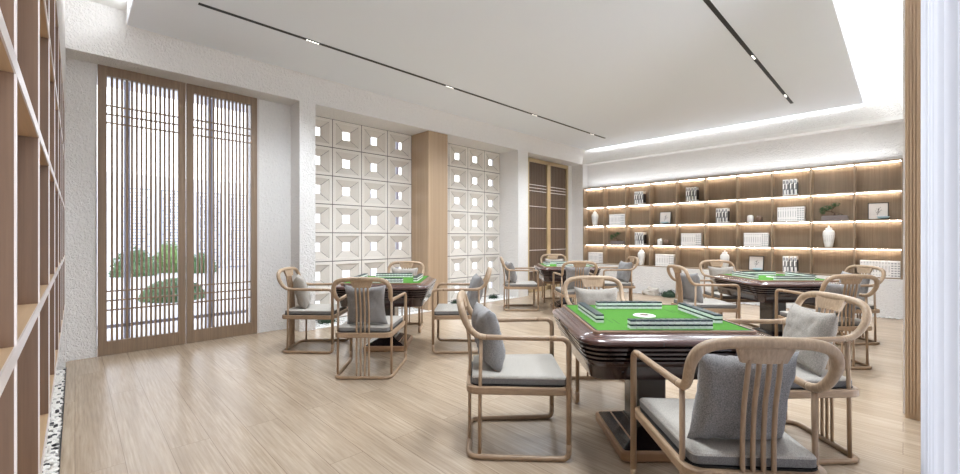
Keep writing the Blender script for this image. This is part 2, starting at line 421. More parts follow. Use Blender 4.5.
# planting beds
struct(MB().box((-6.09, 2.33, 0), (XW, 6.58, .006)).build('floor_gravel_bed', M['gravel']))
def icob(mb, c, r, sub=1, mi=0, sq=(1, 1, 1), jit=0):
    bm = bmesh.new(); bmesh.ops.create_icosphere(bm, subdivisions=sub, radius=1)
    rz = Matrix.Rotation(random.random()*6, 3, 'Z')
    for v in bm.verts:
        k = 1+jit*(noise.noise(v.co*1.7+Vector(c)*9)) if jit else 1
        v.co = Vector(c)+rz @ Vector((v.co.x*r*sq[0]*k, v.co.y*r*sq[1]*k, v.co.z*r*sq[2]*k))
    mb.bm(bm, mi, True)
def gravel(name, regions, n, r, mat, label, z=.004):
    mb = MB()
    tot = sum((b-a)*(d-c) for a, b, c, d in regions)
    for a, b, c, d in regions:
        for _ in range(int(n*(b-a)*(d-c)/tot)):
            rr = r*random.uniform(.6, 1.2)
            icob(mb, (random.uniform(a+rr, b-rr), random.uniform(c+rr, d-rr), z+rr*.45), rr, 1, 0, (1.3, .9, .6))
    o = mb.build(name, mat); tag(o, label, 'gravel', kind='stuff'); return o
gravel('white_gravel', [(-6.05, -5.66, 2.36, 4.25), (-6.05, -5.66, 4.70, 6.54), (-5.5, -.02, 8.86, 8.985)], 2600, .014, M['gravel'], 'white gravel strewn along the foot of the pale block screens and the bench', .006)
# black and white pebble channel under the near shelving
struct(MB().box((XW, -.47, 0), (0.3, -.060, .004)).build('floor_channel', plain('dark channel', (150, 146, 142), .8)))
struct(MB().box((XW, -.064, 0), (0.3, -.058, .010)).build('trim_5', M['black']))
pb = MB()
for _ in range(1500):
    rr = random.uniform(.009, .016)
    icob(pb, (random.uniform(-5.5, -1.2), random.uniform(-.148, -.075), .004+rr*.4), rr, 1, 0, (1.5, .8, .6))
tag(pb.build('pebbles', M['pebble']), 'black and white pebbles filling the narrow floor channel under the near walnut bookcase', 'pebbles', kind='stuff')
# bench under the far bookcase
struct(MB().box((XW, 9.0, 0), (0, YB, .598), 0, .004).build('trim_6', M['plaster']))
# ------------------------------------------------------------------ far bookcase
CW = 5.565/10; rows = [.60, 1.065, 1.52, 1.98, 2.447]
bc = empty('bookcase', (XW, YF, .6)); tag(bc, 'oak wall bookcase of ten columns and four lit rows above the white bench', 'bookcase')
def bpart(name, a, b, mat, bev=0):
    a = (a[0]-XW, a[1]-YF, a[2]-.6); b = (b[0]-XW, b[1]-YF, b[2]-.6)
    return MB().box(a, b, 0, bev).build(name, mat, bc)
bpart('back_panel', (XW+.003, YB-.022, .602), (-.003, YB-.004, 2.445), M['case'])
for i in range(11):
    x = XW+CW*i; x0 = max(x-.009, XW+.002); x1 = min(x+.009, -.002)
    if i in (0,): x1 = x+.02
    if i == 10: x0 = x-.02
    bpart('upright', (x0, YF, .600), (x1, YB-.022, 2.447), M['case_v'], .0015)
for j, z in enumerate(rows):
    z0 = z-.012 if j else .6; bpart('shelf', (XW+.003, YF+.006, z0), (-.003, YB-.022, z0+.018 if j < 4 else z0+.018), M['case_edge'])
for j in range(1, 5):
    for i in range(10):
        x0, x1 = XW+CW*i+.02, XW+CW*(i+1)-.02
        o = bpart('led_strip', (x0, YB-.066, rows[j]-.018), (x1, YB-.056, rows[j]-.0125), M['led'])
for i in range(10):  # thin paler strip up the back left corner of each column
    bpart('corner_strip', (XW+CW*i+.011 if i else XW+.022, YB-.042, .62), (XW+CW*i+.021 if i else XW+.032, YB-.0225, 2.43), M['case_edge'])
def cell(c, r, fx=.5, y=9.12):   # column 1..10, row 1 (top)..4
    return XW+CW*(c-1+fx), y, rows[4-r]+(.0065 if r < 4 else .0185)
def colpos(c): return 'column %s' % c
RN = {1: 'top', 2: 'second', 3: 'third', 4: 'bottom'}
CN = {1: 'leftmost', 2: 'second-from-left', 3: 'third-from-left', 4: 'fourth-from-left', 5: 'fifth-from-left', 6: 'fifth-from-right', 7: 'fourth-from-right', 8: 'third-from-right', 9: 'second-from-right', 10: 'rightmost'}
def where(c, r): return '%s shelf row, %s column' % (RN[r], CN[c])
# white matching volumes
def book_mesh(pattern):
    mb = MB(); t, dp, h = .034, .15, .255
    mb.box((-t/2, -dp/2, 0), (t/2, dp/2, h), 0, .002)
    if pattern == 0:
        for z in (.03, .22): mb.box((-t/2+.006, -dp/2-.0008, z), (t/2-.006, -dp/2+.001, z+.006), 1)
        mb.box((-.003, -dp/2-.0008, .08), (.003, -dp/2+.001, .18), 1)
    else:
        for k in range(6): mb.box((-t/2+.005, -dp/2-.0008, .02+k*.038), (t/2-.005, -dp/2+.001, .036+k*.038), 1)
    return mb.build('book', [M['book'], M['book_g']])
b0 = book_mesh(0); b1 = book_mesh(1); first = [b0, b1]
used = {id(b0): False, id(b1): False}
def place(o, loc, rz, label, cat, group):
    if used.get(id(o), False): c = copy_tree(o)
    else: c = o; used[id(o)] = True
    c.location = loc; c.rotation_euler = (0, 0, rz); tag(c, label, cat, group)
    return c
for c, r, fx, n in ((8, 2, .50, 11), (7, 3, .56, 11), (5, 3, .52, 11), (2, 2, .60, 11), (4, 4, .56, 11), (10, 4, .54, 13), (1, 4, .60, 11)):
    x, y, z = cell(c, r, fx)
    for k in range(n):
        pat = 1 if k >= n-3 else 0
        lab = '%s white book in the set standing in the %s' % ('grey-chequered' if pat else 'plain-spined', where(c, r))
        place(first[pat], (x+(k-(n-1)/2)*.0352, y, z), 0, lab, 'book', 'white books with %s spines, %s' % ('chequered' if pat else 'plain', where(c, r)))
# black and white tall books
tb = MB(); tb.box((-.021, -.075, 0), (.021, .075, .285), 0, .002)
tb.box((-.017, -.0762, .02), (.0, -.0745, .12), 1); tb.box((.002, -.0762, .10), (.019, -.0745, .20), 2); tb.box((-.016, -.0762, .21), (.014, -.0745, .265), 1)
tb.box((.0205, -.07, .03), (.0222, .07, .23), 2)
tbo = tb.build('book', [M['book'], M['book_g'], M['book_k']]); used[id(tbo)] = False
for c, r, fx in ((3, 1, .56), (5, 1, .55), (8, 1, .50), (6, 2, .56), (3, 3, .58), (8, 4, .50)):
    x, y, z = cell(c, r, fx)
    for k, dx in enumerate((-.092, -.048, .010, .068)):
        nm = ('first', 'second', 'third', 'fourth')[k]
        place(tbo, (x+dx, y, z), 0, '%s from left of four black-and-white books, %s' % (nm, where(c, r)), 'book', 'black and white books, '+where(c, r))
# lidded white jars
def vase():
    root = empty('lidded_vase')
    MB().lathe([(.042, 0), (.05, .006), (.056, .03), (.068, .10), (.078, .18), (.081, .235), (.075, .275), (.054, .298), (.042, .302), (.042, .312)], 28).build('body', M['white'], root)
    MB().lathe([(.046, .312), (.048, .320), (.036, .333), (.012, .342), (.009, .348), (.015, .356), (.012, .366), (.002, .370)], 20).build('lid', M['white'], root)
    pat = MB()
    for k in range(6):
        a = -PI/2+(k-2.5)*.35
        pat.tube([(math.cos(a)*.069, math.sin(a)*.069, .10), (math.cos(a)*.081, math.sin(a)*.081, .21)], .0018, 5)
    pat.build('glaze_lines', M['book_g'], root)
    used[id(root)] = False; return root
vs_ = vase()
for c, r, fx in ((1, 2, .50), (9, 3, .42), (3, 4, .60), (6, 4, .60)):
    place(vs_, cell(c, r, fx), 0, 'white lidded ceramic vase standing in the %s' % where(c, r), 'vase', 'white lidded vases')
# small jars
wj = MB().lathe([(.045, 0), (.05, .01), (.052, .10), (.045, .125), (.03, .135), (.004, .137)], 24).build('jar', M['white']); used[id(wj)] = False
bj = MB().lathe([(.035, 0), (.05, .01), (.056, .06), (.05, .10), (.03, .118), (.004, .121)], 24).build('jar', M['brown']); used[id(bj)] = False
for c, r, fx in ((7, 2, .48), (4, 3, .44)):
    x, y, z = cell(c, r, fx)
    place(wj, (x-.06, y, z), 0, 'small white jar left of a brown jar, %s' % where(c, r), 'jar', 'small jars')
    place(bj, (x+.085, y, z), 0, 'small round brown jar right of a white jar, %s' % where(c, r), 'jar', 'small jars')
# framed pictures with blue bowls
def picture():
    root = empty('framed_picture')
    f = MB(); w, h = .12, .27
    for a, b in (((-w, -.009, 0), (-w+.010, .009, h)), ((w-.010, -.009, 0), (w, .009, h)), ((-w, -.009, 0), (w, .009, .010)), ((-w, -.009, h-.010), (w, .009, h))): f.box(a, b)
    f.build('frame', M['black'], root)
    MB().box((-w+.008, -.004, .008), (w-.008, .004, h-.008)).build('print', M['mat_p'], root)
    s = MB(); random.seed(3)
    s.tube(smooth_path([(-.01, -.006, .07), (.0, -.006, .12), (.012, -.006, .17), (.03, -.006, .2)]), .002, 5)
    for _ in range(16):
        a = random.random()*6.28; rr = random.uniform(.01, .05)
        cx, cz = .005+math.cos(a)*rr*.8, .145+math.sin(a)*rr
        s.add([(cx+p*.009*math.cos(a)-q*.004*math.sin(a), -.006, cz+p*.009*math.sin(a)+q*.004*math.cos(a)) for p, q in ((-1, 0), (0, -1), (1, 0), (0, 1))], [(0, 1, 2, 3)])
    s.build('leaf_sprig', M['book_k'], root)
    used[id(root)] = False; return root
pc = picture()
def bowl():
    root = empty('blue_bowl')
    MB().lathe([(.03, .012), (.058, .02), (.078, .045), (.074, .047), (.05, .03), (.004, .022)], 28).build('bowl', M['bluew'], root)
    MB().lathe([(.036, 0), (.04, .004), (.03, .014), (.004, .015)], 20).build('foot', M['book_k'], root)
    used[id(root)] = False; return root
bo = bowl()
for c, r, fx, dx in ((4, 2, .50, .03), (10, 2, .50, .06), (7, 4, .52, .04)):
    x, y, z = cell(c, r, fx, 9.165)
    o = place(pc, (x, y, z+.003), 0, 'framed leaf print leaning in the %s' % where(c, r), 'picture', 'framed leaf prints'); o.rotation_euler = (math.radians(-7), 0, 0)
    place(bo, (x+dx, y-.09, z), 0, 'pale blue bowl in front of a leaf print, %s' % where(c, r), 'bowl', 'pale blue bowls')
# bonsai trays
def leaves(mb, c, R, n, s, sq=(1, 1, 1), mi=0, up=False, fill=.35):
    for _ in range(n):
        v = Vector((random.gauss(0, 1), random.gauss(0, 1), abs(random.gauss(0, 1)) if up else random.gauss(0, 1))).normalized()
        rr = R*random.uniform(fill, 1)
        p = Vector(c)+Vector((v.x*rr*sq[0], v.y*rr*sq[1], v.z*rr*sq[2]))
        t = v.cross(Vector((random.random(), random.random(), random.random()))).normalized(); b = (v*.6+v.cross(t)*.8).normalized()
        w = s*.4
        mb.add([p-t*w, p+b*s*.5-t*w*.2, p+b*s, p+b*s*.5+t*w, ], [(0, 1, 2, 3)], mi)
def bonsai():
    random.seed(5)
    root = empty('bonsai_tray')
    tr = MB(); tr.box((-.17, -.06, 0), (.17, .06, .075), 0, .008); tr.box((-.155, -.045, .074), (.155, .045, .085)); tr.build('tray', M['traymat'], root)
    tk = MB(); tk.tube(smooth_path([(-.02, 0, .08), (.0, 0, .12), (-.05, 0, .15), (-.10, 0, .16), (-.12, 0, .2)]), [.009]*12+[.006]*13, 7)
    tk.tube(smooth_path([(-.05, 0, .15), (-.02, 0, .2), (.01, 0, .25)]), .004, 6); tk.tube(smooth_path([(.12, 0, .08), (.06, 0, .12), (-.02, 0, .13)]), .004, 6)
    tk.build('trunk', M['bark'], root)
    lf = MB(); leaves(lf, (-.12, 0, .21), .06, 140, .03, (1.2, .8, .7)); leaves(lf, (.015, 0, .27), .045, 110, .03, (1, .8, .7)); leaves(lf, (-.16, 0, .16), .035, 60, .03)
    leaves(lf, (-.04, 0, .24), .04, 60, .03)
    lf.build('foliage', M['leaf'], root)
    mo = MB(); leaves(mo, (.05, 0, .083), .03, 50, .02, (2, 1, .5), 0, True); mo.build('moss', M['leaf2'], root)
    used[id(root)] = False; return root
bn = bonsai()
for c, r, fx in ((9, 2, .56), (2, 3, .58)):
    x, y, z = cell(c, r, fx); place(bn, (x, y, z), 0, 'bonsai with green leaves in a stone tray, %s' % where(c, r), 'bonsai', 'bonsai trays')
# ------------------------------------------------------------------ near tall shelving on the left
YN = -.066
ns = empty('open_bookcase', (XW, YN, 0)); tag(ns, 'tall walnut-toned open bookcase filling the near wall at the left edge', 'bookcase')
def npart(name, a, b, mat, bev=0, par=None):
    return MB().box((a[0]-XW, a[1]-YN, a[2]), (b[0]-XW, b[1]-YN, b[2]), 0, bev).build(name, mat, par or ns)
ndx = [XW+.012]+[-.985-.592*k for k in range(7, -3, -1)]+[.30]
nz = [.60, 1.065, 1.52, 1.98, 2.447]
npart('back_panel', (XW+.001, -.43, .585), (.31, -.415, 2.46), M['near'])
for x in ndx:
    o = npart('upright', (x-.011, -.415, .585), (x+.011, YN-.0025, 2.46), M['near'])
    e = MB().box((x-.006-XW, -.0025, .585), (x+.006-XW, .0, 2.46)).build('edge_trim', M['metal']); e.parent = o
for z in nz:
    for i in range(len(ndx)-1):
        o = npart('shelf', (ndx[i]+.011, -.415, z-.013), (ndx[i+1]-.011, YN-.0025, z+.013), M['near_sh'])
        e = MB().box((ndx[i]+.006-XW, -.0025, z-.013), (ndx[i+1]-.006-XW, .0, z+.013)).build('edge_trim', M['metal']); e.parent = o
struct(MB().box((XW, -.47, 0), (.32, -.150, .584)).build('trim_8', M['plaster']))
# ------------------------------------------------------------------ ceiling tracks
def track(name, x, y0, y1, ys, label):
    root = empty(name, (x, y0, ZP-.0005)); tag(root, label, 'track light', 'recessed track lights')
    MB().box((-.021, 0, -.004), (.021, y1-y0, 0)).build('channel', M['black'], root)
    for y in ys:
        h = MB().box((-.016, y-y0-.08, -.007), (.016, y-y0+.08, -.003)).build('lamp_module', M['black'], root)
        for k in range(5):
            MB().lathe([(.010, 0), (.012, .003)], 14, 0, (0, y-y0-.058+k*.029, -.0095)).build('lens', M['lens'], h)
LY = [1.84, 3.775, 5.70, 7.60]
track('track_light', -4.47, .80, 8.12, LY, 'long black recessed track light nearer the lattice doors on the left')
track('track_light', -1.23, .80, 8.12, LY, 'long black recessed track light nearer the window on the right')
# ------------------------------------------------------------------ armchair
def make_chair():
    root = empty('armchair')
    R = .0150; leg = []
    base = fillet([(.275, .262, .10), (.275, .262, .0155), (.244, -.298, .0155), (-.244, -.298, .0155), (-.275, .262, .0155), (-.275, .262, .10)], .075, 8)
    MB().tube(base, .0155, 12).build('base_runner', M['chair_h'], root)
    for s in (-1, 1):
        MB().tube(fillet([(s*.275, .262, .10), (s*.275, .262, .684), (s*.266, .16, .684)], .05, 8), R, 12).build('leg', M['chair'], root)
        MB().tube(smooth_path([(s*.266, .16, .684), (s*.257, .03, .684), (s*.243, -.13, .684), (s*.238, -.20, .685)], 4), [.015]*10+[.0155, .016, .0165], 12).build('armrest', M['chair_h'], root)
        MB().tube([(s*.240, -.235, .03), (s*.239, -.232, .36), (s*.238, -.226, .676)], .0105, 10).build('rear_post', M['chair'], root)
    h = [(.238, -.20, .685), (.238, -.245, .695), (.242, -.282, .724), (.247, -.310, .768), (.244, -.328, .812), (.222, -.340, .852), (.178, -.347, .874), (.11, -.351, .883), (0, -.353, .886)]
    full = smooth_path([(-x, y, z) for x, y, z in h][:]+[(x, y, z) for x, y, z in h[::-1]][1:], 5)
    n = len(full); rs = [.0165+.0045*math.sin(PI*i/(n-1)) for i in range(n)]
    MB().tube(full, rs, 14).build('crest_rail', M['chair_x'], root)
    # head plate: tapered, slightly curved
    hp = MB(); N = 10; vs = []
    for k in range(N+1):
        t = k/N*2-1
        for (w, y, z) in ((.104, -.362, .883), (.104, -.339, .883), (.076, -.324, .808), (.076, -.342, .808)):
            vs.append((w*t, y+.010*t*t, z))
    fs = [(4*i+j, 4*i+(j+1) % 4, 4*(i+1)+(j+1) % 4, 4*(i+1)+j) for i in range(N) for j in range(4)]+[(0, 1, 2, 3), (4*N+3, 4*N+2, 4*N+1, 4*N)]
    hp.add(vs, fs, 0, False); hp.build('head_plate', M['chair_x'], root)
    for k in range(4):
        x = (k-1.5)*.036
        MB().tube(smooth_path([(x, -.296, .022), (x, -.296, .2), (x, -.294, .40), (x, -.293, .50), (x, -.302, .64), (x, -.322, .75), (x*.98, -.333, .822)], 4), .0088, 8).build('back_slat', M['chair'], root)
    # seat frame
    outl = fillet([(0, .278, 0), (.282, .278, 0), (.252, -.310, 0), (-.252, -.310, 0), (-.282, .278, 0), (0, .278, 0)], .07, 6)
    def ring(pts, sc, z): return [(p.x*sc, (p.y)*sc-.0*(1-sc), z) for p in pts]
    pts = [p for p in outl[:-1]]
    # keep front corners tight
    sf = MB(); n = len(pts)
    rings = [ring(pts, .985, .366), ring(pts, 1, .371), ring(pts, 1, .404), ring(pts, .985, .409), ring(pts, .86, .409), ring(pts, .86, .366)]
    vs = [v for r_ in rings for v in r_]
    fs = [(a*n+i, a*n+(i+1) % n, ((a+1) % 6)*n+(i+1) % n, ((a+1) % 6)*n+i) for a in range(6) for i in range(n)]
    sf.add(vs, fs, 0, False); sf.build('seat_frame', M['chair_h'], root)
    bd = MB(); bd.add(ring(pts, .865, .395)+ring(pts, .865, .400), [tuple(range(n)), tuple(range(n, 2*n))]+[(i, (i+1) % n, n+(i+1) % n, n+i) for i in range(n)])
    bd.add(ring(pts, .93, .4095)+ring(pts, .93, .415), [tuple(range(n)), tuple(range(n, 2*n))]+[(i, (i+1) % n, n+(i+1) % n, n+i) for i in range(n)])
    bd.build('seat_board', M['black'], root)
    sc = MB(); q = fillet([(0, .260, 0), (.254, .260, 0), (.222, -.278, 0), (-.222, -.278, 0), (-.254, .260, 0), (0, .260, 0)], .03, 5)[:-1]; n = len(q)
    rr = [(.985, .415), (1, .419), (1.0, .448), (.985, .454), (.9, .457)]
    vs = [(p.x*s, p.y*s, z) for s, z in rr for p in q]
    fs = [(a*n+i, a*n+(i+1) % n, (a+1)*n+(i+1) % n, (a+1)*n+i) for a in range(4) for i in range(n)]
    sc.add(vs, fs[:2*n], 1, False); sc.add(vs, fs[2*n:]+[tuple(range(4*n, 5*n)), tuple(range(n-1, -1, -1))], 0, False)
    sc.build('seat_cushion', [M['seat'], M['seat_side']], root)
    used[id(root)] = False; return root
chair = make_chair()
def make_pillow(seed):
    mb = MB(); N = 18; S = .192; Th = .074
    pts = {}; vs = []
    for side in (1, -1):
        for i in range(N+1):
            for j in range(N+1):
                a, b = i/N*2-1, j/N*2-1
                k = 1-.13*(1-a*a)*(abs(b)**2); l = 1-.13*(1-b*b)*(abs(a)**2)
                x, z = S*a*l, S*b*k
                e = max(0, (1-a**4)*(1-b**4))**.55
                w = noise.noise(Vector((a*1.6+seed, b*1.6, side)))*.014*e + abs(noise.noise(Vector((a*3.3+b*2, b*2.6+seed, 5))))*.030*e
                y = side*(Th*e-w)
                z -= .012*(1-abs(a))*max(0, b)*0+.0
                vs.append((x, y, z))
    n = (N+1)
    fs = []
    for s in (0, 1):
        for i in range(N):
            for j in range(N):
                o = s*n*n; fs.append((o+i*n+j, o+(i+1)*n+j, o+(i+1)*n+j+1, o+i*n+j+1))
    bm = bmesh.new(); bv = [bm.verts.new(v) for v in vs]
    for f in fs: bm.faces.new([bv[i] for i in f])
    bmesh.ops.remove_doubles(bm, verts=bm.verts, dist=.0008)
    mb.bm(bm, 0, True)
    o = mb.build('throw_pillow', M['pillow'] if seed < 4 else M['pillow2']); used[id(o)] = False; return o
pil = [make_pillow(s) for s in (1.3, 2.7, 4.1)]
def put_chair(u, d, ang, lab, plab, pk=0, yaw=0, tilt=14, dx=0):
    x, y = W(u, d); rz = T+ang
    c = place(chair, (x, y, 0), rz, lab, 'armchair', 'ash armchairs round the mahjong tables')
    m = Matrix.Rotation(rz, 4, 'Z')
    off = m @ Vector((dx, -.185, 0))
    p = pil[pk]
    o = place(p, (x+off.x, y+off.y, .457+.178), 0, plab, 'pillow', 'throw pillows on the armchairs')
    # leans back against the slats
    o.rotation_euler = (Matrix.Rotation(rz+math.radians(yaw), 3, 'Z') @ Matrix.Rotation(math.radians(tilt), 3, 'X')).to_euler()
    return c
FD, FU, BD, BU = 0, -PI/2, PI, PI/2     # facing away, right, towards camera, left (camera frame)
T1, T2, T3, T4 = (1.018, 2.565), (-1.047, 4.78), (3.57, 5.05), (1.5, 7.25)
put_chair(1.02, 1.78, FD-.07, 'largest ash armchair nearest the camera, its slatted back turned to us', 'large grey pillow on the nearest armchair, seen behind its slats', 0, 4, 13, .0)
put_chair(.232, 2.575, FU, 'ash armchair in profile left of the nearest mahjong table, facing right', 'grey pillow seen edge-on in the armchair left of the nearest table', 1, 12, 10, -.02)
put_chair(1.81, 2.53, BU, 'ash armchair right of the nearest mahjong table, facing left, behind the nearest chair', 'warm grey pillow on the armchair right of the nearest table', 2, -6, 14)
put_chair(1.00, 3.34, BD, 'ash armchair across the nearest mahjong table, facing the camera', 'warm grey pillow on the armchair across the nearest table', 2, 0, 13)
put_chair(-1.03, 3.93, FD, 'ash armchair in front of the table beside the lattice doors, back to us', 'grey pillow on the back-turned armchair near the lattice doors', 0, -3, 12)
put_chair(-1.84, 4.70, FU, 'leftmost ash armchair, against the plaster wall beside the lattice doors', 'grey pillow on the leftmost armchair by the plaster wall', 2, 22, 14)
put_chair(-.24, 4.70, BU, 'ash armchair right of the left mahjong table, facing left before the wood column', 'grey pillow on the armchair facing left before the wood column', 1, 8, 12)
put_chair(-1.06, 5.62, BD, 'ash armchair behind the left mahjong table, in front of the block screen', 'pale pillow on the armchair in front of the block screen', 2, 0, 13)
put_chair(3.47, 4.20, FD, 'ash armchair in front of the right rear mahjong table, back to us', 'grey pillow on the armchair backing us at the right rear table', 0, 0, 13)
put_chair(2.77, 5.12, FU, 'ash armchair left of the right rear mahjong table, facing right', 'grey pillow on the armchair left of the right rear table', 0, 14, 13)
put_chair(4.36, 5.05, BU, 'ash armchair farthest right, by the end of the white bench', 'grey pillow on the armchair farthest right', 1, 0, 13)
put_chair(3.55, 5.88, BD, 'ash armchair between the right rear mahjong table and the bookcase', 'pale pillow on the armchair between right rear table and bookcase', 2, 0, 13)
put_chair(1.45, 6.35, FD, 'ash armchair in front of the farthest mahjong table, back to us', 'grey pillow on the back-turned armchair at the farthest table', 0, 0, 13)
put_chair(.72, 7.25, FU, 'ash armchair left of the farthest mahjong table, near the pale pier', 'grey pillow on the armchair left of the farthest table', 1, 10, 13)
put_chair(2.38, 7.36, BU, 'ash armchair right of the farthest mahjong table, before the white bench', 'grey pillow on the armchair right of the farthest table', 0, 10, 13)
put_chair(1.49, 8.08, BD, 'ash armchair behind the farthest mahjong table, by the far cabinet doors', 'pale pillow on the armchair behind the farthest table', 2, 0, 13)
# ------------------------------------------------------------------ mahjong table
ZF = .761
def rsq(h, r, z, n=8, hy=None):
    hy = hy or h; out = []
    for cx, cy, a0 in ((h-r, hy-r, 0), (-h+r, hy-r, PI/2), (-h+r, -hy+r, PI), (h-r, -hy+r, 1.5*PI)):
        for k in range(n+1):
            a = a0+PI/2*k/n; out.append((cx+r*math.cos(a), cy+r*math.sin(a), z))
    return out
def sweep(mb, secs, mi=0, cap0=True, cap1=True, smooth=False, hy=None):
    rings = [rsq(h, r, z, 8, (h+hy if hy else None)) for h, r, z in secs]; n = len(rings[0])
    vs = [v for r_ in rings for v in r_]
    fs = [(a*n+i, a*n+(i+1) % n, (a+1)*n+(i+1) % n, (a+1)*n+i) for a in range(len(rings)-1) for i in range(n)]
    if cap0: fs.append(tuple(range(n-1, -1, -1)))
    if cap1: fs.append(tuple(range((len(rings)-1)*n, len(rings)*n)))
    mb.add(vs, fs, mi, smooth); return mb
def make_table():
    root = empty('mahjong_table')
    # lower drum with stepped ribs
    b = MB()
    secs = [(.40, .06, .512), (.434, .07, .516), (.450, .08, .585)]
    z = .60; h = .450
    for k in range(4):
        secs += [(h+.012, .085+k*.01, z+.004), (h+.014, .085+k*.01, z+.015), (h+.003, .085+k*.01, z+.019)]; z += .0245; h += .0100
    secs += [(.490, .13, .700)]
    sweep(b, secs); b.build('body', M['dark'], root)
    r_ = MB(); sweep(r_, [(.490, .13, .700), (.502, .14, .704), (.507, .145, .714), (.502, .14, .725), (.486, .12, .733), (.455, .10, .742), (.432, .06, .747), (.428, .05, .752)], smooth=True)
    r_.build('rim', M['rim'], root)
    l = MB(); sweep(l, [(.428, .03, .744), (.427, .03, .758), (.424, .03, .763), (.414, .014, .763), (.412, .012, .757)], cap0=True, cap1=False); l.build('lip', M['lip'], root)
    e = MB(); sweep(e, [(.4115, .012, .758), (.4115, .012, .764), (.405, .010, .764), (.4045, .010, .760)], cap0=False, cap1=False); e.build('felt_edge', M['black'], root)
    f = MB(); sweep(f, [(.411, .012, .7505), (.411, .012, ZF)]); f.build('felt', M['felt'], root)
    d = MB(); d.lathe([(.066, 0), (.066, .004), (.062, .006), (.03, .007)], 36, 0, (0, 0, ZF)); dd = d.build('centre_disc', M['white'], root)
    MB().lathe([(.030, .0), (.030, .0075), (.026, .009), (.004, .010)], 24, 0, (0, 0, ZF)).build('dice_cup', plain('dark red dome', (104, 50, 48), .2, coat=.5), dd)
    s = MB()
    for k in range(4):
        m = Matrix.Rotation(k*PI/2, 4, 'Z')
        for y, a, c in ((-.262, -.21, .21), (-.290, -.14, .17), (-.232, .10, .24)):
            bm = bmesh.new(); bmesh.ops.create_cube(bm, size=1)
            for v in bm.verts: v.co = m @ Vector(((a+c)/2+v.co.x*(c-a), y+v.co.y*.0022, ZF+v.co.z*.0012))
            s.bm(bm)
    s.build('tile_slots', M['leaf2'], root)
    # thin dark slots and seams on the side of the rim
    for k in range(4):
        m = Matrix.Rotation(k*PI/2, 4, 'Z')
        for (nm, x0, x1, y, z0, z1) in (('control_slot', .07, .15, -.5085, .711, .716), ('seam', -.103, -.1005, -.5065, .704, .722), ('key_hole', -.292, -.28, -.4435, .553, .563)):
            bm = bmesh.new(); bmesh.ops.create_cube(bm, size=1)
            for v in bm.verts: v.co = m @ Vector(((x0+x1)/2+v.co.x*(x1-x0), y+v.co.y*.006, (z0+z1)/2+v.co.z*(z1-z0)))
            MB().bm(bm).build(nm, M['black'], root)
    p = MB(); sweep(p, [(.085, .012, .10), (.085, .012, .535)], hy=.03); p.build('pedestal', M['darker'], root)
    q = MB(); sweep(q, [(.222, .03, .002), (.232, .035, .012), (.232, .035, .052), (.224, .03, .060)], hy=.05); q.build('base', M['bronze'], root)
    q = MB(); sweep(q, [(.214, .02, .060), (.200, .02, .066), (.095, .012, .115), (.09, .012, .12)], hy=.045); q.build('base_cover', M['darker'], root)
    q = MB(); sweep(q, [(.155, .016, .0835), (.155, .016, .088), (.147, .016, .092), (.147, .016, .087)], cap0=False, cap1=False, hy=.04); q.build('base_ridge', M['bronze'], root)
    used[id(root)] = False; return root
tab = make_table()
for (tc, lab) in ((T1, 'large dark brown mahjong table with green felt nearest the camera'),
                  (T2, 'dark brown mahjong table with green felt on the left, near the lattice doors'),
                  (T3, 'dark brown mahjong table on the right, before the bookcase'),
                  (T4, 'smallest-looking, farthest dark brown mahjong table, before the far cabinet doors')):
    x, y = W(*tc); place(tab, (x, y, 0), T, lab, 'mahjong table', 'mahjong tables')
# tiles
def tile_geo(mb, mat=None):
    a = MB(); w, l = .0155, .0225
    a.box((-w, -l, 0), (w, l, .0150), 0); a.box((-w, -l, .0150), (w, l, .0240), 1)
    o = len(mb.v)
    for v in a.v: mb.v.append(tuple(mat @ Vector(v)) if mat else v)
    for f, mi in zip(a.f, a.m): mb.f.append([i+o for i in f]); mb.m.append(mi); mb.sm.append(False)
tm = MB(); tw, tl = .0155, .0225
tm.box((-tw, -tl, 0), (tw, tl, .0150), 0, .0015); tm.box((-tw, -tl, .0150), (tw, tl, .0240), 1, .0015)
tile = tm.build('mahjong_tile', [M['tile_w'], M['tile_g']]); used[id(tile)] = False
walls = [('front', 0, -.345, 0), ('right', .335, 0, 1), ('left', -.335, .01, 1), ('back', 0, .272, 0)]
rest = MB(); count = 0
names = {0: 'nearest table', 1: 'left table near lattice doors', 2: 'right table before bookcase', 3: 'farthest table'}
wn = {'front': 'near tile row', 'right': 'right tile row', 'left': 'left tile row', 'back': 'far tile row'}
for ti, tc in enumerate((T1, T2, T3, T4)):
    cx, cy = W(*tc)
    for nm, ox, oy, turn in walls:
        for lay in (1, 0):
            for k in range(13):
                s = (k-6)*.0340
                lx, ly = (ox, oy+s) if turn else (ox+s, oy)
                wx = cx+lx*math.cos(T)-ly*math.sin(T); wy = cy+lx*math.sin(T)+ly*math.cos(T); z = ZF+.0002+lay*.0242
                rz = T+(PI/2 if turn else 0)
                if count < 300:
                    L = 'white mahjong tile, %s layer, %s, %s' % ('upper' if lay else 'lower', wn[nm], names[ti])
                    place(tile, (wx, wy, z), rz, L, 'mahjong tile', 'tiles in the %s layer, %s, %s' % ('upper' if lay else 'lower', wn[nm], names[ti])); count += 1
                else:
                    tile_geo(rest, Matrix.Translation((wx, wy, z)) @ Matrix.Rotation(rz, 4, 'Z'))
tag(rest.build('mahjong_tiles', [M['tile_w'], M['tile_g']]), 'teal-backed mahjong tiles in double rows on the farthest table and the far edge of the right rear table', 'mahjong tile', kind='stuff')
